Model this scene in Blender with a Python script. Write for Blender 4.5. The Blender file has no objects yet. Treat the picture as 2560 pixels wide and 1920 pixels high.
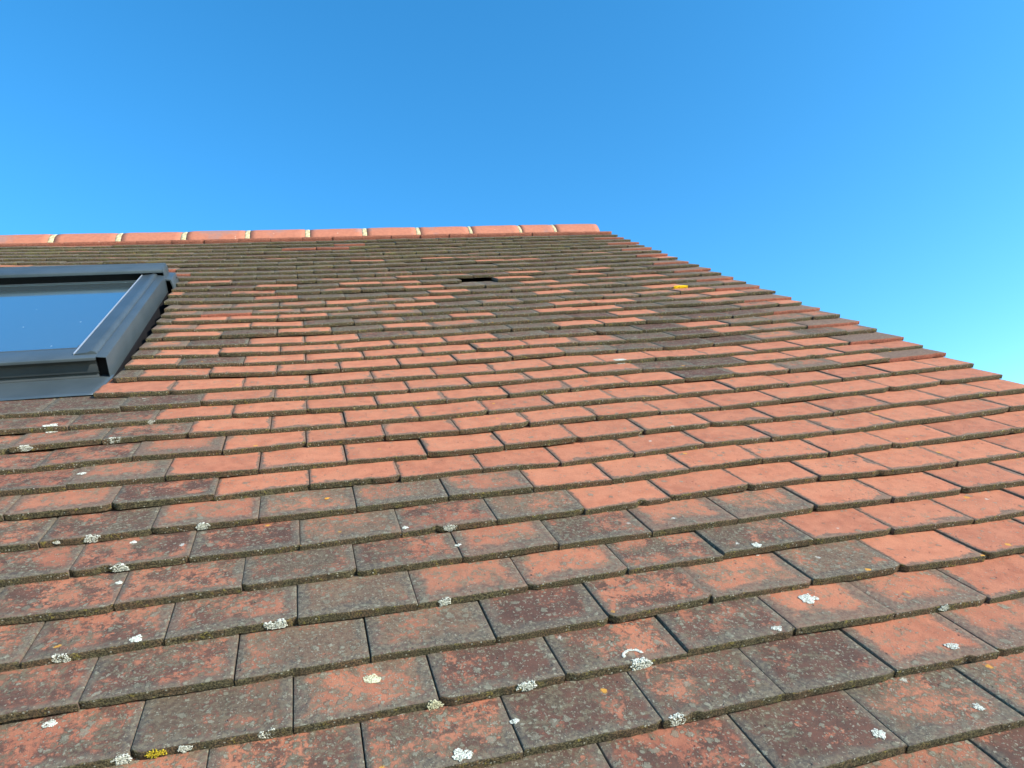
import bpy, math, random
from mathutils import Vector, Matrix, noise
R=math.radians
scene=bpy.context.scene
col=scene.collection
# ------------------------------------------------------------------ camera, sky, sun
PITCH=R(40); H0=6.0                       # roof pitch; height of the roof frame's origin over the ground
cp,sp=math.cos(PITCH),math.sin(PITCH)
# roof frame (u along the ridge, v up the slope, n out of the roof) -> world
RW=Matrix(((1,0,0,0),(0,cp,-sp,0),(0,sp,cp,H0),(0,0,0,1)))
cam=bpy.data.cameras.new('camera'); co=bpy.data.objects.new('camera',cam); col.objects.link(co); scene.camera=co
cam.sensor_width=36; cam.lens=23.591; cam.clip_start=.02; cam.clip_end=2000
CM=((0.968752,-0.247300,0.019032),(0.074572,0.363585,0.928571),(-0.236555,-0.898136,0.370666))
CP=(0.091866,-0.615039,0.656776)
m=Matrix.Identity(4)
for i in range(3):
    for j in range(3): m[i][j]=CM[j][i]
    m[i][3]=CP[i]
co.matrix_world=RW@m
SUN_P=Vector((.66,-.25,.71)).normalized()  # towards the sun, roof frame
sw=(RW.to_3x3()@SUN_P).normalized()
SEL=math.asin(sw.z); SAZ=math.atan2(sw.x,sw.y)
w=bpy.data.worlds.new('World'); scene.world=w; w.use_nodes=True
nt=w.node_tree; nt.nodes.clear()
sky=nt.nodes.new('ShaderNodeTexSky'); sky.sky_type='NISHITA'; sky.sun_disc=False
sky.sun_elevation=SEL; sky.sun_rotation=SAZ; sky.altitude=0; sky.air_density=1.0; sky.dust_density=0.3; sky.ozone_density=4.3
hs=nt.nodes.new('ShaderNodeHueSaturation'); hs.inputs['Saturation'].default_value=1.23; hs.inputs['Hue'].default_value=.491; hs.inputs['Value'].default_value=1.27
bg=nt.nodes.new('ShaderNodeBackground'); bg.inputs[1].default_value=.15
wo=nt.nodes.new('ShaderNodeOutputWorld')
nt.links.new(sky.outputs[0],hs.inputs['Color']); nt.links.new(hs.outputs[0],bg.inputs[0]); nt.links.new(bg.outputs[0],wo.inputs[0])
sl=bpy.data.lights.new('sun','SUN'); sl.energy=3.7; sl.angle=R(.53); sl.color=(1,.91,.78)
so=bpy.data.objects.new('sun',sl); col.objects.link(so); so.rotation_euler=sw.to_track_quat('Z','Y').to_euler(); so.location=(6,-6,14)
scene.view_settings.view_transform='Standard'; scene.view_settings.look='None'
scene.view_settings.exposure=.95; scene.view_settings.gamma=1
scene.render.engine='CYCLES'

# ------------------------------------------------------------------ node helpers
class NT:
    def __init__(s,name):
        s.m=bpy.data.materials.new(name); s.m.use_nodes=True; s.t=s.m.node_tree; s.t.nodes.clear()
        s.out=s.t.nodes.new('ShaderNodeOutputMaterial'); s.b=s.t.nodes.new('ShaderNodeBsdfPrincipled')
        s.t.links.new(s.b.outputs[0],s.out.inputs[0])
    def put(s,sock,v):
        if hasattr(v,'default_value') or hasattr(v,'is_linked'): s.t.links.new(v,sock)
        else:
            if isinstance(v,(tuple,list)) and len(v)==3 and sock.type=='RGBA': v=(*v,1)
            sock.default_value=v
    def attr(s,n):
        a=s.t.nodes.new('ShaderNodeAttribute'); a.attribute_name=n; return a
    def sep(s,v):
        a=s.t.nodes.new('ShaderNodeSeparateXYZ'); s.put(a.inputs[0],v); return a.outputs
    def ma(s,op,a,b=0.,c=0.,clamp=False):
        n=s.t.nodes.new('ShaderNodeMath'); n.operation=op; n.use_clamp=clamp
        s.put(n.inputs[0],a); s.put(n.inputs[1],b)
        if op in('MULTIPLY_ADD','SMOOTH_MIN','SMOOTH_MAX'): s.put(n.inputs[2],c)
        return n.outputs[0]
    def noise(s,vec,scale,detail=4,rough=.55,dist=0.):
        n=s.t.nodes.new('ShaderNodeTexNoise'); s.put(n.inputs['Vector'],vec)
        n.inputs['Scale'].default_value=scale; n.inputs['Detail'].default_value=detail; n.inputs['Roughness'].default_value=rough; n.inputs['Distortion'].default_value=dist
        return n.outputs['Fac']
    def voro(s,vec,scale,rnd=1.):
        n=s.t.nodes.new('ShaderNodeTexVoronoi'); s.put(n.inputs['Vector'],vec); n.inputs['Scale'].default_value=scale; n.inputs['Randomness'].default_value=rnd
        return n.outputs['Distance'],n.outputs['Color']
    def mr(s,v,a,b,c=0.,d=1.,smooth=True):
        n=s.t.nodes.new('ShaderNodeMapRange'); n.interpolation_type='SMOOTHSTEP' if smooth else 'LINEAR'
        s.put(n.inputs[0],v); s.put(n.inputs[1],a); s.put(n.inputs[2],b); s.put(n.inputs[3],c); s.put(n.inputs[4],d); return n.outputs[0]
    def mix(s,f,a,b,mode='MIX'):
        n=s.t.nodes.new('ShaderNodeMix'); n.data_type='RGBA'; n.blend_type=mode
        s.put(n.inputs[0],f); s.put(n.inputs[6],a); s.put(n.inputs[7],b); return n.outputs[2]
    def vadd(s,a,b,op='ADD'):
        n=s.t.nodes.new('ShaderNodeVectorMath'); n.operation=op; s.put(n.inputs[0],a); s.put(n.inputs[1],b); return n.outputs[0]
    def bump(s,h,dist,strength=1.,normal=None):
        n=s.t.nodes.new('ShaderNodeBump'); n.inputs['Strength'].default_value=strength; n.inputs['Distance'].default_value=dist
        s.put(n.inputs['Height'],h)
        if normal is not None: s.put(n.inputs['Normal'],normal)
        return n.outputs[0]
    def done(s,color,rough=.85,normal=None,spec=.3,metal=0.):
        s.put(s.b.inputs['Base Color'],color); s.put(s.b.inputs['Roughness'],rough)
        s.b.inputs['Specular IOR Level'].default_value=spec; s.b.inputs['Metallic'].default_value=metal
        if normal is not None: s.put(s.b.inputs['Normal'],normal)
        return s.m

def objco(n):
    t=n.t.nodes.new('ShaderNodeTexCoord'); return t.outputs['Object']

# ---- fired clay roof tile with moss, grey film, burnt patches and lichen; all amounts come from per-tile attributes
def tile_material():
    n=NT('clay_tile')
    P=n.attr('pco').outputs['Vector']
    E=n.sep(n.attr('edge').outputs['Vector'])       # nearest side edge, bottom edge distance, butt flag
    A=n.sep(n.attr('wear').outputs['Vector'])       # burnt, grey film, lichen
    B=n.sep(n.attr('kind').outputs['Vector'])       # tone, rim width, moss
    RFC=n.attr('roofco').outputs['Vector']; n_roof=n.ma('SUBTRACT',n.noise(RFC,5,5,.6),.5)
    n_big=n.noise(P,14,4,.55); n_mid=n.noise(P,38,5,.6); n_f=n.noise(P,170,5,.7); n_ff=n.noise(P,700,3,.6)
    clay=n.mix(n.mr(n_mid,.35,.66),(.49,.182,.096),(.40,.138,.072))
    clay=n.mix(n.mr(n_big,.3,.7,0,.5),clay,(.50,.21,.115))
    clay=n.mix(n.mr(n.noise(P,300,2,.5),.5,.75,0,.35),clay,(.36,.12,.065))
    red=n.mix(n.mr(n_mid,.35,.65),(.34,.122,.070),(.24,.080,.048))
    clay=n.mix(B[0],red,clay)
    clay=n.mix(n.mr(n_ff,.60,.75,0,.3),clay,(.22,.075,.05))
    # pin holes and small dark specks
    vd,vc=n.voro(P,95); vr=n.sep(vc)
    spk=n.ma('MULTIPLY',n.mr(vd,n.ma('MULTIPLY_ADD',vr[1],.16,.12),.08),n.mr(vr[0],.80,.84))
    clay=n.mix(n.ma('MULTIPLY',spk,.75),clay,(.13,.05,.045))
    # burnt, maroon patches
    P2=n.vadd(P,(7.1,3.3,1.7)); b1=n.noise(P2,24,8,.72,.3)
    bv=n.ma('ADD',n.ma('MULTIPLY_ADD',n_roof,.7,b1),n.ma('MULTIPLY',n.ma('SUBTRACT',n_f,.5),.55))
    bm=n.mr(n.ma('ADD',bv,n.ma('MULTIPLY',n.ma('SUBTRACT',A[0],.5),.62)),.47,.60)
    c=n.mix(n.ma('MULTIPLY',bm,.9),clay,n.mix(n.mr(n_mid,.4,.6),(.046,.031,.025),(.100,.050,.036)))
    # grey algae film
    P3=n.vadd(P,(2.1,9.3,4.7)); g1=n.noise(P3,48,8,.72,.3)
    gv=n.ma('ADD',n.ma('ADD',g1,n.ma('MULTIPLY',n.ma('ADD',n_roof,n.ma('SUBTRACT',n_big,.5)),.5)),n.ma('MULTIPLY',n.ma('SUBTRACT',n_f,.5),.75))
    gm=n.mr(n.ma('ADD',gv,n.ma('MULTIPLY',n.ma('SUBTRACT',A[1],.5),.66)),.46,.64)
    grey=n.mix(n.mr(n_f,.38,.62),n.mix(A[0],(.075,.067,.045),(.040,.035,.023)),n.mix(A[0],(.235,.205,.130),(.125,.108,.066)))
    c=n.mix(n.ma('MULTIPLY',gm,.86),c,grey)
    c=n.mix(n.ma('MULTIPLY',n.ma('SUBTRACT',A[1],.25,clamp=True),n.mr(n_big,.3,.7,.35,1.25)),c,(.120,.072,.050))
    # blue-grey rim along the exposed edges
    e=n.ma('SMOOTH_MIN',E[0],n.ma('MULTIPLY',E[1],.8),.006)
    e=n.ma('ADD',e,n.ma('MULTIPLY',n.ma('SUBTRACT',n_mid,.5),n.ma('MULTIPLY_ADD',B[1],1.6,.012))); e=n.ma('ADD',e,n.ma('MULTIPLY',n.ma('SUBTRACT',n_f,.5),n.ma('MULTIPLY_ADD',B[1],.7,.012)))
    e=n.ma('SUBTRACT',e,n.mr(n_big,.50,.72,0,.010))
    rm=n.mr(n.ma('SUBTRACT',B[1],e),n.ma('MULTIPLY_ADD',B[1],-.35,-.001),n.ma('MULTIPLY_ADD',B[1],.35,.001))
    c=n.mix(n.ma('MULTIPLY',rm,.8),c,n.mix(n.mr(n_f,.35,.65),(.066,.060,.050),(.170,.145,.100)))
    c=n.mix(n.mr(n_ff,.35,.75,0,.22),c,(.07,.06,.05))
    # round crusty lichens, three sizes
    hl=None; nc=n.t.nodes.new('ShaderNodeTexNoise'); nc.inputs['Scale'].default_value=130; nc.inputs['Detail'].default_value=3; n.put(nc.inputs['Vector'],P); Pd=n.vadd(P,n.vadd(nc.outputs['Color'],(.010,.010,.010),'MULTIPLY'))
    for sc,off,lo,hi,colr,k in((60,(1.3,0,0),.10,.40,(.20,.19,.135),.7),(135,(0,4.2,0),.12,.44,(.245,.232,.165),.75),(290,(0,0,5.1),.16,.46,(.32,.30,.22),.6)):
        d,cc=n.voro(n.vadd(Pd,off),sc); cr=n.sep(cc)
        on=n.mr(n.ma('SUBTRACT',n.ma('ADD',cr[0],n.ma('MULTIPLY',n.ma('SUBTRACT',n_mid,.5),.9)),n.ma('SUBTRACT',1.,n.ma('MULTIPLY',A[2],.64))),-.01,.01)
        rad=n.ma('MULTIPLY_ADD',cr[1],hi-lo,lo); rad=n.ma('ADD',rad,n.ma('MULTIPLY',n.ma('SUBTRACT',n_ff,.5),.55)); rad=n.ma('ADD',rad,n.ma('MULTIPLY',n.ma('SUBTRACT',n_f,.5),.5))
        dk=n.ma('MULTIPLY',n.mr(n.ma('SUBTRACT',rad,d),-.03,.05),on)
        c=n.mix(n.ma('MULTIPLY',dk,k),c,n.mix(cr[2],colr,tuple(x*.72 for x in colr)))
        hl=dk if hl is None else n.ma('MAXIMUM',hl,dk)
    # few white and ochre spots
    d,cc=n.voro(n.vadd(P,(3.3,3.3,0)),34); cr=n.sep(cc)
    ws=n.ma('MULTIPLY',n.mr(n.ma('SUBTRACT',n.ma('ADD',n.ma('MULTIPLY_ADD',n_f,.5,-.14),n.ma('MULTIPLY',n.ma('SUBTRACT',n_ff,.5),.5)),d),-.03,.04),n.mr(n.ma('MULTIPLY_ADD',A[2],.04,cr[0]),.985,.99))
    c=n.mix(n.ma('MULTIPLY',ws,.8),c,(.48,.48,.41))
    d,cc=n.voro(n.vadd(P,(8.3,1.3,0)),30); cr=n.sep(cc)
    ys=n.ma('MULTIPLY',n.mr(n.ma('SUBTRACT',n.ma('MULTIPLY_ADD',n_f,.35,-.04),d),-.03,.03),n.mr(n.ma('MULTIPLY_ADD',A[2],.03,cr[0]),.975,.98))
    c=n.mix(n.ma('MULTIPLY',ys,.85),c,(.55,.27,.04))
    # moss on the butt, creeping onto the top arris
    mb=n.noise(n.vadd(P,(5,5,5)),85,5,.7); mb2=n.noise(P,420,4,.7); mb3=n.noise(n.vadd(P,(1,7,2)),30,3,.5)
    mossc=n.mix(n.mr(mb2,.38,.66),(.034,.031,.019),(.195,.170,.092))
    mossc=n.mix(n.mr(mb3,.42,.62,0,.8),mossc,n.mix(n.mr(mb2,.4,.65),(.060,.050,.034),(.22,.135,.075)))
    mossc=n.mix(n.ma('MULTIPLY',n.mr(mb,.55,.70),n.mr(mb2,.42,.6)),mossc,(.33,.28,.055))
    d,cc=n.voro(n.vadd(P,(0,2,9)),240); cr=n.sep(cc)
    mossc=n.mix(n.ma('MULTIPLY',n.mr(d,.38,.2),n.mr(cr[0],.86,.88)),mossc,(.40,.40,.32))
    clayb=n.mix(n.mr(n_f,.35,.65),(.40,.15,.095),(.24,.09,.06))
    bcol=n.mix(n.mr(n.ma('ADD',mb,n.ma('MULTIPLY',n.ma('SUBTRACT',B[2],.5),.8)),.30,.44),clayb,mossc)
    bmask=n.mr(n.ma('ADD',E[2],n.ma('MULTIPLY',n.ma('SUBTRACT',mb,.5),.9)),.42,.62)
    c=n.mix(bmask,c,bcol)
    # moss cover over the top for the mossy tiles near the ridge
    tm=n.mr(n.ma('ADD',n.noise(n.vadd(P,(4,2,8)),26,6,.65),n.ma('MULTIPLY',n.ma('SUBTRACT',B[2],1.35),.6)),.42,.56)
    c=n.mix(n.ma('MULTIPLY',tm,.85),c,n.mix(n.mr(mb2,.4,.65),(.085,.078,.038),(.22,.20,.075)))
    nb=n.ma('ADD',n.ma('MULTIPLY',n_f,.45),n.ma('MULTIPLY',n_ff,.25)); nb=n.ma('ADD',nb,n.ma('MULTIPLY',hl,.25)); nb=n.ma('ADD',nb,n.ma('MULTIPLY',n.ma('MULTIPLY',bmask,mb2),1.4))
    nb=n.ma('SUBTRACT',nb,n.ma('MULTIPLY',spk,.5))
    return n.done(c,.88,n.bump(nb,.0026,1.0),.25)
MT=tile_material()
def simple(name,c1,c2,scale,rough=.8,bump=.0005,spec=.3,metal=0.,lo=.35,hi=.65):
    n=NT(name); P=objco(n); f=n.noise(P,scale,5,.6)
    return n.done(n.mix(n.mr(f,lo,hi),c1,c2),rough,n.bump(f,bump,.6) if bump else None,spec,metal)
def ridge_material():
    n=NT('ridge_clay'); P=n.attr('pco').outputs['Vector']
    a=n.noise(P,6,4,.55); b=n.noise(P,60,5,.6)
    c=n.mix(n.mr(b,.35,.68),(.43,.160,.092),(.37,.135,.080)); c=n.mix(n.mr(a,.54,.66,0,.55),c,(.24,.17,.16))
    c=n.mix(n.mr(a,.4,.2,0,.4),c,(.45,.23,.155))
    d,cc=n.voro(P,40); cr=n.sep(cc); c=n.mix(n.ma('MULTIPLY',n.mr(d,.14,.06),n.mr(cr[0],.90,.92)),c,(.6,.5,.4))
    return n.done(c,.75,n.bump(b,.001,.5),.3)
MR=ridge_material()
MMORT=simple('lime_mortar',(.62,.53,.31),(.34,.28,.16),90,.95,.003)
MDECK=simple('roofing_felt',(.012,.012,.013),(.02,.02,.02),30,.95)
MMET=simple('grey_lacquered_metal',(.070,.095,.108),(.085,.112,.126),9,.38,.0001,.5,.35)
MMETD=simple('dark_lacquered_metal',(.055,.068,.075),(.07,.085,.092),9,.4,.0001,.5,.3)
MHILITE=simple('pale_edge_highlight',(.5,.54,.6),(.55,.6,.65),9,.35,0,.5,.5)  # pale tone for the highlight painted along the sash edge
MBLK=simple('black_frame_and_shade',(.006,.006,.008),(.01,.01,.012),20,.7,0)  # dark frame, and the painted shade strip beside the channel
def lich(name,c1,c2):
    n=NT(name); P=objco(n); f=n.noise(P,420,4,.6); return n.done(n.mix(n.mr(f,.35,.6),c1,c2),.95,n.bump(f,.001,.8),.15)
ML={'w':lich('white_lichen',(.26,.27,.21),(.64,.65,.56)),'y':lich('yellow_lichen',(.60,.38,.012),(.85,.60,.02)),'m':lich('yellow_green_moss',(.16,.13,.02),(.55,.42,.03)),'o':lich('orange_lichen',(.5,.2,.03),(.62,.3,.05)),'c':lich('cream_lichen',(.38,.36,.22),(.62,.6,.4))}
def glass_material():
    n=NT('window_glass'); P=objco(n)
    d,cc=n.voro(P,28); cr=n.sep(cc); s=n.ma('MULTIPLY',n.mr(d,.09,.05),n.mr(cr[0],.80,.82))
    c=n.mix(s,(.36,.50,.52),(.8,.85,.85))
    m=n.done(c,n.mr(s,0,1,.10,.6),None,.8,.85)
    n.b.inputs['Coat Weight'].default_value=1; n.b.inputs['Coat Roughness'].default_value=.02
    return m
MGLASS=glass_material()

# ------------------------------------------------------------------ object helpers
def tag(o,label=None,cat=None,group=None,kind=None):
    for k,v in(('label',label),('category',cat),('group',group),('kind',kind)):
        if v: o[k]=v
    return o
MW={}
def make(name,V,F,mat,parent=None,smooth=False,attrs=None,origin=None,roof=True):
    """mesh from roof-frame vertices; its origin is put at 'origin' (roof frame)"""
    if origin is None: origin=Vector((0,0,0))
    origin=Vector(origin)
    me=bpy.data.meshes.new(name); me.from_pydata([tuple(Vector(v)-origin) for v in V],[],F); me.validate(); me.materials.append(mat)
    if smooth: me.polygons.foreach_set('use_smooth',[True]*len(me.polygons))
    if attrs:
        for k,vals in attrs.items():
            a=me.attributes.new(k,'FLOAT_VECTOR','POINT'); a.data.foreach_set('vector',[x for v in vals for x in v])
    me.update()
    o=bpy.data.objects.new(name,me); col.objects.link(o)
    M=(RW if roof else Matrix.Identity(4))@Matrix.Translation(origin)
    if parent is not None:
        o.parent=parent; o.matrix_parent_inverse=Matrix.Identity(4); o.matrix_local=MW[parent.name].inverted()@M
    else: o.matrix_world=M
    MW[o.name]=M
    return o
def empty(name,origin,label,cat,group=None,roof=True):
    o=bpy.data.objects.new(name,None); col.objects.link(o); o.empty_display_size=.1
    o.matrix_world=(RW if roof else Matrix.Identity(4))@Matrix.Translation(Vector(origin)); MW[o.name]=o.matrix_world.copy()
    return tag(o,label,cat,group)

# ------------------------------------------------------------------ surveyed courses (roof frame, millimetres)
# course: (starts at a cut tile?, joints along the course, height up the slope of each joint, kind of each tile)
T={-1:(0,[251,421,585,751,914],[-96,-95,-96,-95,-97],'WWWBMM'),
0:(0,[-171,1,170,332,503,671,834,1000],[0,-2,-6,-5,-1,2,-2,-7],'RWGBWWMMO'),
1:(0,[-246,-74,94,260,426,592,765,927,1088],[88,86,87,79,81,87,89,85,80],'RWGGBWMGOO'),
2:(0,[-338,-171,-1,166,332,497,665,834,996,1163],[174,179,180,172,178,178,181,184,178,172],'WRWGMMWWOOO'),
3:(0,[-254,-84,83,249,410,578,744,911,1075,1237],[264,270,270,267,266,265,267,272,265,262],'RWWWMWMMOOO'),
4:(0,[-341,-172,-4,161,327,490,662,831,991,1150,1318,1488],[360,362,355,359,359,355,364,369,368,355,353,360],'RRBGRGOOOOOOO'),
5:(0,[-411,-246,-76,90,257,420,580,749,919,1080,1249,1414,1593],[452,454,454,451,456,452,447,454,460,451,457,451,456],'WRMGGMOOOOOOOO'),
6:(0,[-498,-330,-161,7,177,342,503,670,836,1000,1161,1336,1502,1685],[547,547,548,554,543,547,536,545,548,543,542,543,544,558],'WMROOOOOOOOOOOO'),
7:(0,[-429,-261,-91,77,241,407,571,738,907,1068,1231,1405,1568,1738],[638,634,630,632,626,630,634,641,641,636,632,639,639,641],'RMOOOOOOOOOOOOO'),
8:(0,[-506,-343,-171,-4,163,325,491,658,819,978,1149,1318,1487,1660],[721,740,730,738,730,722,732,735,730,722,724,730,732,737],'RRMOOOOOOOOOOOO'),
9:(0,[-587,-420,-252,-83,80,248,412,578,743,912,1076,1236,1409,1572,1739],[811,829,826,818,814,814,813,822,822,820,822,817,821,825,826],'RRROOOOOOOOOOOOO'),
10:(0,[-508,-339,-174,-8,157,325,487,654,821,980,1136,1309,1482,1653],[906,912,916,910,905,905,909,915,919,911,913,911,916,923],'RROOOOOOOOPOMON'),
11:(0,[-594,-428,-256,-87,82,243,405,571,736,900,1058,1223,1391,1557,1723],[997,995,999,997,991,988,989,999,1005,1008,992,995,994,997,997],'DDDOOOOOOODPOOOO'),
12:(1,[-511,-340,-169,-5,159,326,490,656,820,978,1145,1310,1476,1644],[1094,1082,1083,1076,1081,1082,1078,1083,1086,1086,1077,1076,1078,1076],'OOOOOOOOOOOOON'),
13:(1,[-495,-439,-263,-92,74,238,400,568,733,897,1047,1219,1386,1558,1710],[1191,1206,1193,1177,1173,1173,1179,1184,1191,1182,1168,1168,1164,1173,1174],'DOOOOOOOGDPPMDM'),
14:(1,[-489,-359,-186,-20,144,314,476,643,802,959,1131,1292,1448,1624],[1292,1280,1263,1262,1265,1267,1273,1279,1273,1256,1259,1260,1263,1260],'ODOOOOOOMDPOMN'),
15:(1,[-493,-433,-263,-94,73,237,400,567,737,899,1056,1217,1380,1541,1714],[1369,1371,1357,1349,1347,1357,1363,1367,1372,1368,1347,1342,1341,1339,1345],'DOOOOOODDDPOGGM'),
16:(1,[-492,-365,-192,-27,138,305,471,634,800,959,1115,1276,1444,1619],[1450,1445,1435,1425,1434,1447,1455,1460,1449,1448,1443,1425,1425,1444],'MDOODGDDOODPPN'),
17:(1,[-494,-446,-280,-115,55,220,382,551,718,880,1041,1206,1366,1536,1701],[1535,1537,1532,1537,1533,1541,1527,1533,1539,1540,1526,1530,1519,1527,1530],'DODODOMDDPODDYO'),
18:(1,[-495,-371,-203,-36,128,295,461,620,779,934,1106,1267,1431,1601],[1622,1612,1621,1610,1617,1619,1629,1619,1619,1619,1625,1622,1606,1611],'MOODMDODOODDMN'),
19:(1,[-503,-455,-284,-122,42,208,368,529,702,863,1028,1193,1349,1512,1681],[1713,1712,1706,1704,1705,1699,1703,1701,1706,1707,1707,1700,1699,1703,1719],'DOOOGMDDDOODMOM'),
20:(1,[-503,-377,-214,-51,114,281,440,603,767,935,1093,1248,1423,1587],[1785,1781,1781,1780,1782,1794,1789,1788,1792,1801,1791,1788,1792,1806],'MNMMMODMDDGMON'),
21:(1,[-509,-462,-294,-129,35,198,363,525,686,847,1008,1172,1337,1506,1679],[1868,1868,1865,1861,1872,1882,1885,1888,1889,1883,1882,1873,1875,1884,1892],'MMMMOMODDODDODM')}
KIND={ #  tone rim  burnt grey lichen moss
'O':(.92,.0045,.13,.20,.16,.75),'M':(.9,.020,.24,.44,.42,.8),'W':(.75,.010,.60,.55,.72,.85),'R':(.5,.009,.60,.42,.55,.85),
'G':(.85,.012,.34,.68,.85,.85),'B':(.5,.012,.70,.42,.68,.8),'D':(.7,.010,.86,.56,.78,.7),'P':(.5,.010,.92,.35,.45,.7),
'N':(.6,-.02,.12,.06,.02,-.4),'Y':(.7,.015,.45,.60,.35,1.08),'K':(.3,-.02,1.3,.1,.0,-.3)}
rnd=random.Random(7)
SLOPE=.135; TH=.0131; LEN=.265; SHEAR=-.055
def sag(u,v):
    x=u-.5; w=min(max(v,0),3.4)
    return x*x*(.0132*w-.00416*w*w)+x*.00017*w-.00037*x**3*w
def verge(v): return 1.862-.062*(v-.744) if v<2.4 else 1.752
def course_v(r): return .0005+.0905*r if r<7 else (T[r][2][0]/1000 if r in T else 1.975+.0960*(r-22))
ROWS={}                                    # course -> list of (uL,uR,vL,vR,kind)
WU=lambda a,v:-.503+a-.055*(v-1.236)       # window side line
for r in range(-4,37):
    if r in T:
        st,us,vs,ks=T[r]; us=[x/1000 for x in us]; vs=[x/1000 for x in vs]
        mv=sum(vs)/len(vs); vs=[mv+(x-mv)*.8 for x in vs]
        if r==-1: ks='WW'+ks[1:]
        ks=list(ks)
    else:
        mv=(-.0975+.0925*(r+1)) if r<0 else 1.975+.0960*(r-22)
        if r<0: us=[.0015+(.084 if r%2 else 0)-.0051*r+.168*k for k in range(2,6)]
        else:
            last=verge(mv)-(.185 if r%2==0 else .105)
            us=[last-.1665*k for k in range(12,-1,-1)]
        us=[x+rnd.uniform(-.005,.005) for x in us]; vs=[mv+rnd.uniform(-.004,.004) for x in us]
        st=0
        if r<0: ks=[rnd.choice('WWGBR') for _ in range(len(us)+1)]
        else:
            pool='OMDDDDGDYP' if r<27 else ('MDDDGGYYYPD' if r<31 else 'DDGYDYYGYRD')
            ks=[rnd.choice(pool) for _ in range(len(us)+1)]
            ks[-1]='N' if r%2==0 else rnd.choice('ODM')
            if r==36: ks=['N']*len(ks)
    # extend to the left and to the verge
    if not st:
        while us[0]>-2.15:
            us.insert(0,us[0]-.1685+rnd.uniform(-.003,.003)); vs.insert(0,vs[0]+rnd.uniform(-.003,.003))
            ks.insert(0,('N' if r==36 else rnd.choice('WRWRG' if r<12 else ('OMDDGY' if r<30 else 'YDYMD'))))
    ve=verge(sum(vs)/len(vs))
    while ve-us[-1]>.25:
        us.append(us[-1]+.1685+rnd.uniform(-.003,.003)); vs.append(sum(vs)/len(vs)+rnd.uniform(-.003,.003)); ks.append('O')
    us.append(ve+rnd.uniform(-.009,.009)+(.004 if r%2==0 else 0)); vs.append(vs[-1])
    if not st: pass
    L=[]
    nk=len(us)-1
    ks=ks[-nk:] if len(ks)>=nk else ['O']*(nk-len(ks))+ks
    for i in range(nk): L.append([us[i],us[i+1],vs[i],vs[i+1],ks[i]])
    if st:                                  # more tiles beyond the window
        ul=WU(-.845,mv if r not in T else vs[0])
        for k in range(5): L.append([ul-.168*(k+1),ul-.168*k,mv if r not in T else vs[0],vs[0],rnd.choice('MDGO')])
    ROWS[r]=L
for r in(22,23,24,25):                      # cut round the window
    L=[]
    for t in ROWS[r]:
        a,b=WU(-.845,t[2]),WU(.012,t[2])
        if t[0]<a and t[1]>a: t[1]=a
        if t[0]<b and t[1]>b: t[0]=b
        if t[0]>=a-.001 and t[1]<=b+.001: continue
        L.append(t)
    ROWS[r]=L
def put_kind(r,u,k):
    for t in ROWS[r]:
        if t[0]<=u<t[1]: t[4]=k
for r,u,k in((33,-.02,'K'),(33,.14,'K'),(34,.08,'K'),(32,-.06,'B'),(27,-.62,'N'),(28,-.7,'N'),(28,-.85,'N'),(27,-.78,'N'),(29,-.4,'Y'),(30,-.65,'Y'),(31,-.32,'R'),(33,-.5,'R'),(29,-.2,'R'),
  (22,-.3,'G'),(22,-.1,'O'),(22,.1,'D'),(22,.55,'O'),(22,.75,'D'),(22,1.0,'O'),(22,1.2,'M'),(22,1.4,'G'),(23,-.2,'O'),(23,0,'D'),(23,.35,'O'),(23,.9,'O'),(23,1.15,'D'),(24,-.1,'O'),(24,.1,'O'),(24,.4,'O'),(24,.95,'D'),(24,1.2,'O'),(24,1.4,'D'),
  (25,.0,'M'),(25,.2,'M'),(25,.35,'O'),(25,.9,'O'),(25,1.1,'G'),(25,1.25,'O'),(26,.3,'M'),(28,.85,'O'),(28,.7,'G'),(28,1.05,'O'),(28,1.2,'D'),(28,.5,'D'),(29,.5,'O'),(29,.3,'O')): put_kind(r,u,k)
HOLE=(24,.67)  # one tile is missing here
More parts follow.
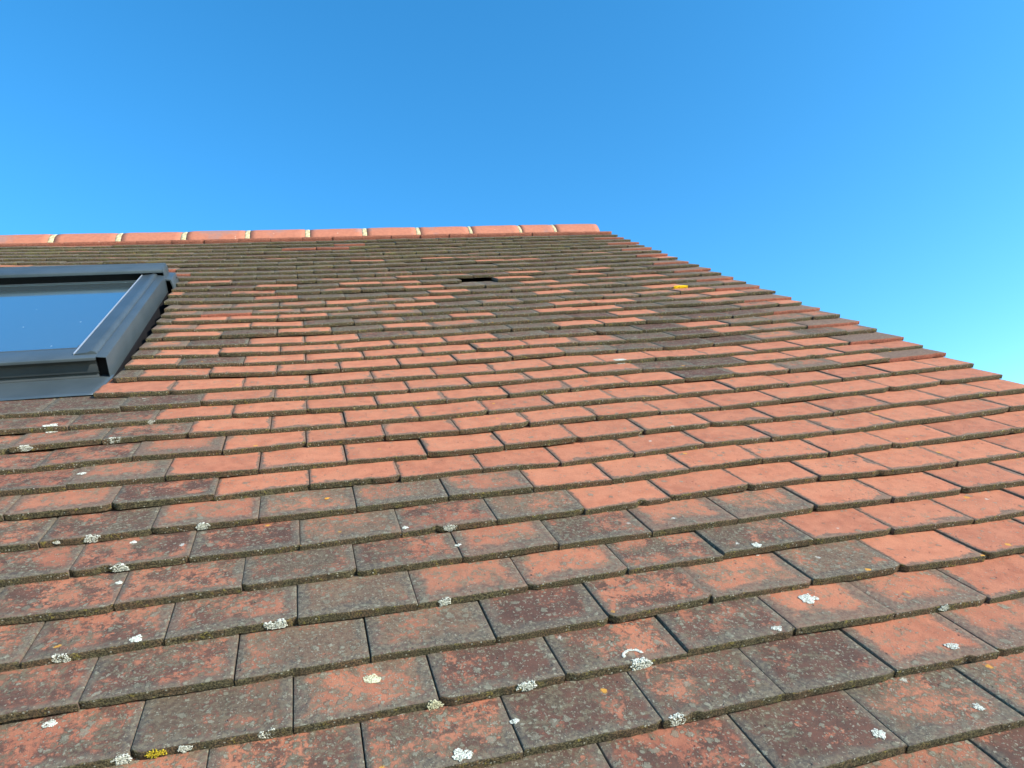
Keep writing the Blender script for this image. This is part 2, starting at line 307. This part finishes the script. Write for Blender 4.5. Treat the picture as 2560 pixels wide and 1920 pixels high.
def tile_geo(t,r,nx,ny,nt,length=LEN):
    uL,uR,vL,vR,k=t; g=rnd.choice((.0006,.0010,.0013,.0017,.0030)); uL+=g/2; uR-=g/2; W=uR-uL
    K=list(KIND[k])
    if r>=22 and k not in'NK': K[5]+=.015*min(9,r-22); K[2]+=.22; K[3]+=.10
    th=TH-rnd.uniform(0,.0015); sd=(rnd.uniform(0,40),rnd.uniform(0,40),rnd.uniform(0,40))
    if r==36: th=.026
    lift=.010 if r==36 else rnd.choice((0,.0008,.0014,.002,.003)); roll=rnd.uniform(-.0022,.0022); camb=rnd.uniform(-.0016,.0008); rot=rnd.uniform(-.0038,.0038)
    t.append((lift,roll,camb,rot))
    jit=lambda a:rnd.uniform(-a,a)
    wear=(K[2]+jit(.09),K[3]+jit(.09),K[4]+jit(.10)); kind=(min(1,max(0,K[0]+jit(.34))),K[1]*(1+jit(.35)),K[5]+jit(.12))
    b=.0013
    xs=[0,b]+[b+(W-2*b)*i/nx for i in range(1,nx)]+[W-b,W]
    vis=.125
    ys=[0,b]+[b+(vis-b)*i/ny for i in range(1,ny+1)]+[length]
    chip=[] 
    for _ in range(rnd.choice((0,0,1,1,2,3))):
        chip.append((rnd.choice((0,W,rnd.uniform(0,W))),rnd.uniform(.004,.012),rnd.uniform(.0015,.0075)))
    V=[];P=[];E=[];A=[];B=[];G=[]
    def add(x,y,dn,flag):
        f=x/W; u=uL+x+SHEAR*y; v0=vL+(vR-vL)*f+rot*(f-.5)
        cd=0
        if y<.02:
            q=noise.noise(Vector((x*120+sd[0],sd[1],sd[2])))*.0009+noise.noise(Vector((x*420+sd[0],sd[1],sd[2])))*.0005
            for cx,cw,cdp in chip:
                if abs(x-cx)<cw: cd=max(cd,cdp*(1-((x-cx)/cw)**2))
            v0+=(q+cd)*(1-y/.02)
        v=v0+y
        h=-SLOPE*y+lift*(1-y/length)+roll*(f-.5)+camb*(2*f-1)**2+noise.noise(Vector((x*18+sd[0],y*18+sd[1],sd[2])))*.0007
        V.append(Vector((u,v,sag(u,vL)+h-dn))); P.append((x+sd[0],y+sd[1],-dn*1.0+sd[2])); E.append((min(x,W-x)+.0001,y,flag)); A.append(wear); B.append(kind); G.append((u,v,0))
        return len(V)-1
    F=[]
    top=[[add(x,y,(.0009 if (j==0) else 0)+(.0008 if i in(0,len(xs)-1) else 0),(.75 if j==0 else (.18 if j==1 else 0))) for i,x in enumerate(xs)] for j,y in enumerate(ys)]
    for j in range(len(ys)-1):
        for i in range(len(xs)-1): F.append((top[j][i],top[j][i+1],top[j+1][i+1],top[j+1][i]))
    fr=[top[0]]
    for q in range(1,nt+1):
        row=[]
        for i,x in enumerate(xs):
            ix=add(x,0,.0009+(th-.0009)*q/nt,1); V[ix].y+=noise.noise(Vector((x*260+sd[0],q*3.1,sd[2])))*(.0008 if nt>2 else .0003)
            row.append(ix)
        fr.append(row)
    for q in range(nt):
        for i in range(len(xs)-1): F.append((fr[q+1][i],fr[q+1][i+1],fr[q][i+1],fr[q][i]))
    for side in(0,-1):                       # sides
        low=[add(xs[side],y,th,.55) for y in ys]
        low[0]=fr[-1][side]
        for j in range(len(ys)-1):
            q=(top[j][side],top[j+1][side],low[j+1],low[j])
            F.append(q if side==0 else q[::-1])
        if side==0: l0=low
        else: l1=low
    F.append((l0[0],l0[-1],l1[-1],l1[0]))    # underside
    F.append((l0[-1],top[-1][0],top[-1][-1],l1[-1]))
    return V,F,dict(pco=P,edge=E,wear=A,kind=B,roofco=G)
def px_area(t):
    mid=Vector(((t[0]+t[1])/2,t[2]+.045,0)); d=mid-Vector(CP); c=[sum(CM[i][j]*d[j] for j in range(3)) for i in range(3)]
    if c[2]>-.05: return 0
    x=1280+1677.6*c[0]/-c[2]; y=960-1677.6*c[1]/-c[2]
    if not(-60<x<2620 and -60<y<1990): return 0
    return (t[1]-t[0])/(c[2]*c[2])*abs(d.z)/d.length
allt=[]
for r in sorted(ROWS):
    for t in ROWS[r]:
        if t[1]-t[0]<.02: continue
        if r==HOLE[0] and t[0]<=HOLE[1]<t[1]: HOLE_U=(t[0],t[1]); continue
        allt.append((px_area(t),r,t))
allt.sort(key=lambda q:-q[0])
roof=empty('tiled_roof',(.1,0,-.06),'pitched roof of weathered red clay tiles running up to a row of ridge tiles','roof'); roof['kind']='thing'
ROOFSTUFF=dict(V=[],F=[],at={k:[] for k in('pco','edge','wear','kind','roofco')})
LBL={'O':'clean orange clay tile with a mossy lower edge','M':'orange tile with a grey weathered border','W':'red tile speckled with grey lichen','R':'dull red tile with dark stains','G':'tile almost covered in grey film and lichen','B':'dark maroon stained tile','N':'plain new red tile','D':'dark lichen covered tile','P':'dark purple brown tile','Y':'mossy tile'}
for idx,(a,r,t) in enumerate(allt):
    near=idx<100
    nx,ny,nt=(22,14,4) if near else ((12,7,2) if r<14 else (7,3,2))
    ln=LEN
    if r in(22,23) and t[1]>HOLE_U[0]-.02 and t[0]<HOLE_U[1]+.02: ln=.22 if r==22 else .168
    V,F,at=tile_geo(t,r,nx,ny,nt,ln)
    if near:
        o=make('roof_tile',V,F,MT,roof,True,at,origin=((t[0]+t[1])/2,t[2],0)); o['label']=LBL[t[4]]
    else:
        b=len(ROOFSTUFF['V']); ROOFSTUFF['V']+=V; ROOFSTUFF['F']+=[tuple(i+b for i in f) for f in F]
        for k in at: ROOFSTUFF['at'][k]+=at[k]
o=make('roof_tile_courses',ROOFSTUFF['V'],ROOFSTUFF['F'],MT,roof,True,ROOFSTUFF['at']); o['kind']='stuff'

# ------------------------------------------------------------------ deck, back slope and gable wall
def boxm(V,F,a,b):
    i=len(V); x0,y0,z0=a; x1,y1,z1=b
    V+=[(x0,y0,z0),(x1,y0,z0),(x1,y1,z0),(x0,y1,z0),(x0,y0,z1),(x1,y0,z1),(x1,y1,z1),(x0,y1,z1)]
    F+=[(i,i+3,i+2,i+1),(i+4,i+5,i+6,i+7),(i,i+1,i+5,i+4),(i+1,i+2,i+6,i+5),(i+2,i+3,i+7,i+6),(i+3,i,i+4,i+7)]
V,F=[],[]; 
VA=3.47                                   # slope line of the apex
V=[(-2.6,-.45,-.075),(1.70,-.45,-.075),(1.70,VA,-.075),(-2.6,VA,-.075),(-2.6,-.45,-.11),(1.70,-.45,-.11),(1.70,VA,-.11),(-2.6,VA,-.11)]
F=[(0,1,2,3),(7,6,5,4),(0,4,5,1),(1,5,6,2),(2,6,7,3),(3,7,4,0)]
make('roof_deck',V,F,MDECK,roof,origin=(0,1.5,-.09))
# world-frame points of the apex
ap=RW@Vector((0,VA,-.075))
def back(v,n):                             # mirror of the front slope
    p=RW@Vector((0,v,n)); return (2*ap.y-p.y,p.z)
V,F=[],[]
for k in range(26):                        # stepped courses of the far slope
    v0=3.42-.1*k; v1=v0-.16
    y0,z0=back(v0,-.055); y1,z1=back(v1,-.02)
    i=len(V); V+=[(-2.6,y0,z0),(1.73,y0,z0),(1.73,y1,z1),(-2.6,y1,z1),(-2.6,y0,z0-.02),(1.73,y0,z0-.02),(1.73,y1,z1-.016),(-2.6,y1,z1-.016)]
    F+=[(i+3,i+2,i+1,i),(i+4,i+5,i+6,i+7),(i+2,i+3,i+7,i+6),(i+1,i+2,i+6,i+5),(i+3,i,i+4,i+7)]
MBACK=simple('back_slope_clay',(.36,.13,.08),(.14,.11,.085),9,.9,.002)
make('back_slope',V,F,MBACK,roof,roof=False,origin=(0,ap.y+1,ap.z-1))
y0=(RW@Vector((0,-.40,-.12))).y; z0=(RW@Vector((0,-.40,-.12))).z; yb=2*ap.y-y0
V=[];F=[]
for x in(-2.5,1.62):
    V+=[(x,y0,0),(x,yb,0),(x,yb,z0),(x,ap.y,ap.z-.06),(x,y0,z0)]
F=[(0,1,2,3,4)[::-1],(5,6,7,8,9),(0,1,6,5),(1,2,7,6),(2,3,8,7),(3,4,9,8),(4,0,5,9)]
n=NT('brickwork'); bt=n.t.nodes.new('ShaderNodeTexBrick'); tc=n.t.nodes.new('ShaderNodeTexCoord'); mp=n.t.nodes.new('ShaderNodeMapping'); mp.inputs['Rotation'].default_value=(R(90),0,R(90))
n.t.links.new(tc.outputs['Object'],mp.inputs[0]); n.t.links.new(mp.outputs[0],bt.inputs[0]); bt.inputs['Scale'].default_value=2.2
bt.inputs['Color1'].default_value=(.30,.11,.07,1); bt.inputs['Color2'].default_value=(.22,.09,.06,1); bt.inputs['Mortar'].default_value=(.35,.32,.27,1)
MBR=n.done(bt.outputs['Color'],.9)
tag(make('brick_wall',V,F,MBR,None,roof=False,origin=(0,ap.y,0)),'red brick house wall carrying the tiled roof','wall')['kind']='thing'
n=NT('lawn'); P=objco(n); f=n.noise(P,.6,6,.6); MG=n.done(n.mix(n.mr(f,.4,.6),(.045,.075,.02),(.08,.10,.03)),.95)
V=[(-600,-600,0),(600,-600,0),(600,600,0),(-600,600,0)]
tag(make('ground',V,[(0,1,2,3)],MG,None,roof=False),kind='structure')

# ------------------------------------------------------------------ ridge tiles bedded in pale mortar
RC=(3.462,-.099); RR=.128
JU=[-2.33,-2.005,-1.68,-1.356,-1.039,-.716,-.39,-.069,.25,.56,.873,1.182,1.404,1.693]
def ridge_shell(u0,u1,rad,th,nx,seed,tl=0.,leg=.012,full=True):
    """half round shell about the ridge; angles are measured from the world horizontal"""
    V=[];P=[];F=[]; na=22
    c=(RW@Vector((0,*RC)))
    for layer,rr in((0,rad),(1,rad-th)):
        for i in range(nx+1):
            u=u0+(u1-u0)*i/nx
            for j in range(-1,na+2):
                a=math.pi*min(max(j,0),na)/na; y=-math.cos(a)*rr; z=math.sin(a)*rr
                if j==-1 or j==na+1: z-=leg
                q=noise.noise(Vector((u*9,a*2,seed)))*.0018
                e=-.0018 if (i in(0,nx) and layer==0) else 0
                f=tl*(i/nx-.5)
                V.append((u,c.y+y*(1+(q+e)/rad),c.z+z+ (q+e)*math.sin(a)+f)); P.append((u+seed*3,a*rad,rr))
    m=na+3; L=(nx+1)*m
    for i in range(nx):
        for j in range(m-1):
            a=i*m+j; F.append((a,a+m,a+m+1,a+1)); F.append((L+a,L+a+1,L+a+m+1,L+a+m))
        for j in(0,m-1):
            a=i*m+j; q=(a,L+a,L+a+m,a+m); F.append(q if j==0 else q[::-1])
    for i in(0,nx):
        for j in range(m-1):
            a=i*m+j; q=(a,a+1,L+a+1,L+a); F.append(q if i==0 else q[::-1])
    return V,F,P
for k in range(len(JU)-1):
    u0,u1=JU[k],JU[k+1]; mj=.014 if u0<.5 else .010
    a0=u0+mj; a1=u1-(mj if k<len(JU)-2 else 0)
    V,F,P=ridge_shell(a0,a1,RR+rnd.uniform(-.001,.0015),.014,9,k*1.7+.3,rnd.uniform(-.0015,.0015))
    rt=make('ridge_tile',V,F,MR,roof,True,{'pco':P},origin=((u0+u1)/2,(RW@Vector((0,*RC))).y,(RW@Vector((0,*RC))).z),roof=False)
    if k<len(JU)-2:
        V,F,P=ridge_shell(u1-mj-.001,u1+mj+.001,RR-.0015,.02,3,k*2.1)
        V=[(x+noise.noise(Vector((y*60,z*60,k)))*.0035,y,z+noise.noise(Vector((y*90,z*90,k+5)))*.002) for x,y,z in V]
        make('mortar_joint',V,F,MMORT,rt,True,{'pco':P},origin=(u1,(RW@Vector((0,*RC))).y,(RW@Vector((0,*RC))).z),roof=False)

# ------------------------------------------------------------------ roof window
def WP(a,b,n): return (-.503+a+SHEAR*b,1.236+b,n)
win=empty('roof_window',WP(-.4,.5,0),'grey metal framed roof window reflecting the blue sky, set into the tiles','roof window'); win['kind']='thing'
def extr_b(prof,b0,b1,bev=None):
    """profile [(a,n)] pushed along b"""
    V=[WP(a,b0,n) for a,n in prof]+[WP(a,b1,n) for a,n in prof]; k=len(prof)
    F=[(i,(i+1)%k,k+(i+1)%k,k+i) for i in range(k)]+[tuple(range(k))[::-1],tuple(range(k,2*k))]
    return V,F
def extr_a(prof,a0,a1):
    V=[WP(a0,b,n) for b,n in prof]+[WP(a1,b,n) for b,n in prof]; k=len(prof)
    F=[(i,(i+1)%k,k+(i+1)%k,k+i) for i in range(k)]+[tuple(range(k))[::-1],tuple(range(k,2*k))]
    return V,F
def part(name,VF,mat,bevel=.0012,parent=win,seg=2):
    import bmesh
    V,F=VF; c=sum((Vector(v) for v in V),Vector())/len(V)
    o=make(name,V,F,mat,parent,False,None,origin=c)
    bm=bmesh.new(); bm.from_mesh(o.data); bmesh.ops.recalc_face_normals(bm,faces=bm.faces)
    if bevel: 
        bmesh.ops.bevel(bm,geom=[e for e in bm.edges if len(e.link_faces)==2 and e.calc_face_angle(0)>.5],offset=bevel,segments=seg,affect='EDGES',profile=.5)
        for f in bm.faces: f.smooth=True
    bm.to_mesh(o.data); bm.free()
    if bevel:
        try: o.data.set_sharp_from_angle(angle=R(35))
        except Exception: pass
    return o
WID=.83; TOPB=.985
for s in(0,1):                                            # right then left
    fl=(lambda pr:pr) if s==0 else (lambda pr:[(-WID-a,n) for a,n in pr])
    # outer cladding: a thin folded sheet, open at its lower end
    part('side_cladding',extr_b(fl([(-.010,-.055),(-.010,.054),(-.036,.057),(-.036,.0555),(-.0115,.0525),(-.0115,-.055)]),.004,TOPB),MMET,.0006)
    part('side_channel',extr_b(fl([(.012,-.030),(.016,-.052),(-.011,-.056),(-.011,-.053),(.013,-.049),(.0105,-.030)]),-.03,TOPB+.1),MMETD,0)
    part('channel_shade_strip',extr_b(fl([(-.0095,-.055),(-.0082,-.055),(-.0082,-.010),(-.0095,-.010)]),.012,TOPB),MBLK,0)  # black strip added to imitate the shadow of the tile ends on the wall
    # sash cover with a rounded outer shoulder
    part('sash_cover',extr_b(fl([(-.036,.050),(-.0365,.058),(-.039,.0625),(-.044,.065),(-.050,.0655),(-.058,.0625),(-.088,.060),(-.090,.058),(-.090,.036),(-.087,.036),(-.087,.054),(-.040,.050)]),.028,TOPB),MMET,.0005)
    part('sash_edge_highlight',extr_b(fl([(-.0885,.058),(-.0885,.0615),(-.0915,.0615),(-.0915,.050),(-.0903,.050),(-.0903,.058)]),.03,TOPB),MHILITE,0)  # pale strip imitating a highlight on the inner edge of the sash
    # dark frame behind them
    part('frame_side',extr_b(fl([(-.014,-.06),(-.014,.046),(-.085,.046),(-.085,-.06)]),.022,TOPB+.05),MBLK,0)
    # upper flashing corner
    part('flashing_corner',extr_b(fl([(.016,-.05),(.016,.012),(.010,.040),(-.050,.046),(-.050,.040),(.004,.034),(.010,.010),(.010,-.05)]),TOPB-.01,TOPB+.115),MMET,.0006)
# lower sash cover, its drip and the curb below
part('lower_cover',extr_a([(.108,.0455),(.104,.051),(.010,.0585),(.000,.0565),(-.001,.049),(.0015,.049),(.003,.0545),(.100,.0435)],-WID+.034,-.034),MMET,.0006)
part('glazing_bead',extr_a([(.126,.036),(.125,.0475),(.119,.049),(.1095,.046),(.1095,.036)],-WID+.088,-.0905),MMETD,.0008)
part('bead_clip',extr_a([(.142,.037),(.142,.050),(.124,.053),(.117,.050),(.117,.037)],-.105,-.0915),MMETD,.001)
part('lower_curb',extr_a([(.020,-.05),(.020,.048),(.011,.048),(.011,.012),(.015,.011),(.015,.004),(.006,.002),(.006,-.05)],-WID+.037,-.037),MMETD,.0006)
part('frame_bottom',extr_a([(.10,-.06),(.10,.040),(.022,.040),(.022,-.06)],-WID+.016,-.016),MBLK,0)
# flashing apron dressed over the tiles
V=[];F=[]
ap_b=[.02,.008,0,-.012,-.040,-.075,-.100,-.116]; ap_n=[.000,-.0005,-.001,-.0012,-.0012,-.001,-.001,-.0015]
na=40
for j,(b,nn) in enumerate(zip(ap_b,ap_n)):
    for i in range(na+1):
        ae=-.004-.012*max(0,-b)/.116-(.010 if j==len(ap_b)-1 else 0)
        a=-WID-.02+(WID+.02+ae)*i/na
        V.append(Vector(WP(a,b,nn+noise.noise(Vector((a*9,b*12,2)))*.0016*(j>2))))
for j in range(len(ap_b)-1):
    for i in range(na): k=j*(na+1)+i; F.append((k,k+na+1,k+na+2,k+1))
o=make('flashing_apron',V,F,MMET,win,True,origin=WP(-.4,-.05,0)); sm=o.modifiers.new('thick','SOLIDIFY'); sm.thickness=.0012; sm.offset=-1
# glass, its upper bead and the hood
part('glass_pane',extr_a([(.118,.0345),(.118,.0375),(TOPB+.02,.0375),(TOPB+.02,.0345)],-WID+.086,-.086),MGLASS,0)
part('top_bead',extr_a([(TOPB-.012,.038),(TOPB-.012,.0405),(TOPB-.004,.0405),(TOPB-.004,.038)],-WID+.09,-.09),MMET,0)
part('frame_top',extr_a([(TOPB+.012,-.05),(TOPB+.012,.064),(TOPB+.10,.064),(TOPB+.10,-.05)],-WID+.02,-.02),MBLK,0)
part('blind_box',extr_a([(TOPB-.09,-.01),(TOPB-.09,.028),(TOPB+.01,.030),(TOPB+.01,-.01)],-WID+.09,-.09),MMETD,.002)
hood=part('hood',extr_a([(TOPB-.006,.066),(TOPB-.009,.068),(TOPB-.006,.078),(TOPB+.002,.0815),(TOPB+.055,.084),(TOPB+.066,.0865),(TOPB+.072,.089),(TOPB+.080,.0885),(TOPB+.100,.070),(TOPB+.110,.030),(TOPB+.107,.030),(TOPB+.096,.066),(TOPB+.02,.066)],-WID+.016,-.016),MMET,.0008)
part('hood_end_cap',extr_a([(TOPB-.004,.048),(TOPB-.008,.069),(TOPB-.004,.0775),(TOPB+.054,.083),(TOPB+.072,.087),(TOPB+.100,.069),(TOPB+.105,.030)],-.0155,-.0125),MMET,.0006,hood)
part('hood_end_cap',extr_a([(TOPB-.004,.048),(TOPB-.008,.069),(TOPB-.004,.0775),(TOPB+.054,.083),(TOPB+.072,.087),(TOPB+.100,.069),(TOPB+.105,.030)],-WID+.0125,-WID+.0155),MMET,.0006,hood)
# top flashing lying under the courses above
V=[WP(-WID-.02,TOPB+.09,.028),WP(.016,TOPB+.09,.028),WP(.016,TOPB+.20,-.020),WP(-WID-.02,TOPB+.20,-.020)]
o=make('top_flashing',V,[(0,1,2,3)],MMET,win,origin=WP(-.4,TOPB+.14,0)); sm=o.modifiers.new('thick','SOLIDIFY'); sm.thickness=.001

# ------------------------------------------------------------------ lichens growing on the tiles
def row_at(u,v):
    best=None
    for r in ROWS:
        for t in ROWS[r]:
            if t[0]-.002<=u-SHEAR*max(0,v-t[2])<t[1]+.002:
                vb=t[2]+(t[3]-t[2])*(u-t[0])/(t[1]-t[0])
                if vb<=v and (best is None or vb>best[0]): best=(vb,t,r)
    return best
def surf(u,v,t,vb):
    y=v-vb; h=-SLOPE*y
    if len(t)>5:
        f=(u-t[0])/(t[1]-t[0]); h+=t[5][0]*(1-y/LEN)+t[5][1]*(f-.5)+t[5][2]*(2*f-1)**2
    return sag(u,vb)+h
def edge_near(u,v):
    best=None
    for r in ROWS:
        for t in ROWS[r]:
            if t[0]<=u<t[1]:
                vb=t[2]+(t[3]-t[2])*(u-t[0])/(t[1]-t[0])
                if best is None or abs(vb-v)<abs(best[0]-v): best=(vb,t)
    return best
ICO=[]; gr=(1+5**.5)/2
for a,b in((1,gr),(1,-gr),(-1,gr),(-1,-gr)): ICO+= [(0,a,b),(a,b,0),(b,0,a)]
ICO=[Vector(p).normalized() for p in ICO]
ICF=[]
for i in range(12):
    for j in range(i+1,12):
        for k in range(j+1,12):
            if (ICO[i]-ICO[j]).length<1.1 and (ICO[j]-ICO[k]).length<1.1 and (ICO[i]-ICO[k]).length<1.1:
                nn=(ICO[j]-ICO[i]).cross(ICO[k]-ICO[i]); ICF.append((i,j,k) if nn.dot(ICO[i])>0 else (i,k,j))
def lichen(kind,u,v,rad,label,mat='w',group=None,cat='lichen'):
    q=random.Random(int(u*9173+v*7919)+17)
    V=[];F=[]
    rad*=.92; nb=int(110+rad*8500); sz=max(.0006,min(.00125,rad*.07))
    if mat=='y': sz*=2.1
    crust=kind in('c','m')
    if crust: vb,et=edge_near(u,v)
    base=None
    k=0; tries=0
    while k<nb and tries<nb*8:
        tries+=1
        x=q.gauss(0,.5); y=q.gauss(0,.5)
        d=math.hypot(x,y)
        if d>1: continue
        if kind in('f','b') and q.random()<.6: f=q.random()**.5; an=q.random()*6.283; x,y=f*math.cos(an),f*math.sin(an)
        if kind=='a':
            an=q.uniform(.1,3.3); f=q.uniform(.78,1); x,y=f*math.cos(an),f*math.sin(an)*.8
        # ragged outline
        an=math.atan2(y,x); lim=.72+.45*noise.noise(Vector((math.cos(an)*1.3,math.sin(an)*1.3,u*50)))
        if math.hypot(x,y)>max(.35,lim) and kind!='a': continue
        if crust:
            uu=u+x*rad*1.25; yy=y*rad*.8
            lo=.0115
            if yy>lo*.45: # on the top surface
                vv=vb+yy-lo*.45; nn=surf(uu,vv,et,vb)+.0006
            else:
                vv=vb-.0004; nn=surf(uu,vb,et,vb)-min(lo,max(0.,lo*.45-yy))
        else:
            uu=u+x*rad; vv=v+y*rad*.92
            h=row_at(uu,vv)
            if h is None: continue
            nn=surf(uu,vv,h[1],h[0])+.0006
        s=sz*q.uniform(.5,1.35); fl=.40 if not crust else .75
        c=Vector((uu,vv,nn+(s*.35 if not crust else 0))); i0=len(V)
        for p in ICO: V.append(c+Vector((p.x*s*q.uniform(.7,1.3),p.y*s*q.uniform(.7,1.3),p.z*s*fl*q.uniform(.7,1.4))))
        F+=[tuple(i0+a for a in f) for f in ICF]; k+=1
    if not V: return
    c=sum(V,Vector())/len(V)
    o=make('lichen' if mat!='m' else 'moss',V,F,ML[mat],None,False,origin=c)
    tag(o,label,cat,group)
G='white lichen patches on the tiles'
LI=[
('b',-542,912,20,'long white lichen patch two courses below the window apron, at the left','w'),
('c',-345,909,9,'small square white lichen on a tile corner under the first orange tiles','w'),
('c',-396,819,16,'white lichen smear on the tile edge below the square corner lichen','w'),
('c',-558,808,15,'tufted white lichen on a tile edge near the left border','w'),
('f',-419,690,10,'flat oval white lichen on a dull red tile left of the orange tiles','w'),
('c',-167,457,14,'bushy white lichen on the edge of a grey rimmed tile left of centre','w'),
('c',-337,450,15,'bushy white lichen on the edge of a brown streaked tile at the left','w'),
('c',-385,447,6,'tiny white lichen beside the bushy one on the brown streaked tile','w'),
('f',-269,436,8,'flat white lichen just under the tile edge between two bushy lichens','w'),
('c',-268,355,15,'grey white lichen at the end of a tile edge above a tile joint, left','w'),
('f',-263,327,8,'small flat white lichen right beside a tile joint in the left part','w'),
('f',168,373,8,'round white lichen at the lower left corner of a half grey tile, centre','w'),
('c',243,350,13,'greenish white lichen in the middle of the half grey tile edge, centre','w'),
('f',249,308,7,'small round white lichen at the left side of a pale orange tile','w'),
('f',38,505,7,'orange lichen spot on a grey weathered tile below the orange tiles','o'),
('b',-207,186,13,'thick bright white lichen on a mossy edge in the lower left','w'),
('c',-292,164,13,'bright white lichen hanging below a mossy edge in the lower left','w'),
('c',-28,173,18,'long speckled grey white lichen along a mossy tile edge, left of centre','w'),
('c',205,175,13,'white lichen on the edge of a bright orange tile in the lower centre','w'),
('f',91,54,15,'pale cream crust on the top face of a heavily speckled tile','c'),
('c',164,-14,12,'cream coloured lichen knob at a tile corner in the bottom centre','c'),
('c',280,-7,15,'white lichen cluster at the right end of a dark maroon tile edge','w'),
('b',182,-85,15,'round bright white lichen near the bottom edge of the picture, centre','w'),
('f',253,-50,8,'small white lichen beside a joint left of the dark maroon tile at the bottom','w'),
('c',-178,-5,13,'white lichen at a tile corner in the bottom left','w'),
('c',-115,-9,10,'grey white lichen next to the yellow moss in the bottom left','w'),
('m',-144,-5,11,'bright yellow moss along a tile edge in the bottom left','m'),
('c',-26,-15,13,'white lichen at the end of a mossy edge right of the yellow moss','w'),
('f',-272,74,11,'thin white lichen just below a mossy tile edge at the far left','w'),
('a',430,12,16,'white lichen arc on a grey rimmed tile above a mossy edge','w'),
('c',435,-7,20,'long white lichen along the edge below the white arc','w'),
('c',438,-101,16,'broken white lichen on a mossy edge in the lower right of centre','w'),
('b',736,61,20,'largest white lichen rosette, on a tile with a yellow mossy corner, right','w'),
('c',919,-4,11,'white lichen dripping over a tile edge at the right','w'),
('f',644,10,10,'small white lichen at the lower right corner of a dark speckled tile','w'),
('f',861,-72,12,'oval white lichen on a pale orange tile in the lower right','w'),
('f',806,-165,9,'white lichen near the right end of the lowest full tile at the right','w'),
('f',658,-168,12,'white lichen beside a diagonal joint in the bottom right','w'),
('b',731,189,13,'round white lichen on a brown streaked tile right of centre','w'),
('b',866,1094,24,'wide white lichen on a grey tile among the dark tiles, upper middle','w'),
('c',1473,1884,40,'bright yellow lichen clump high on the right side of the roof','y'),
('c',-99,1151,8,'small white chip on an orange tile edge near the window','w')]
for k,u,v,rr,lab,mt in LI: lichen(k,u/1000,v/1000,rr/1000,lab,mt,None,'moss' if mt=='m' else 'lichen')
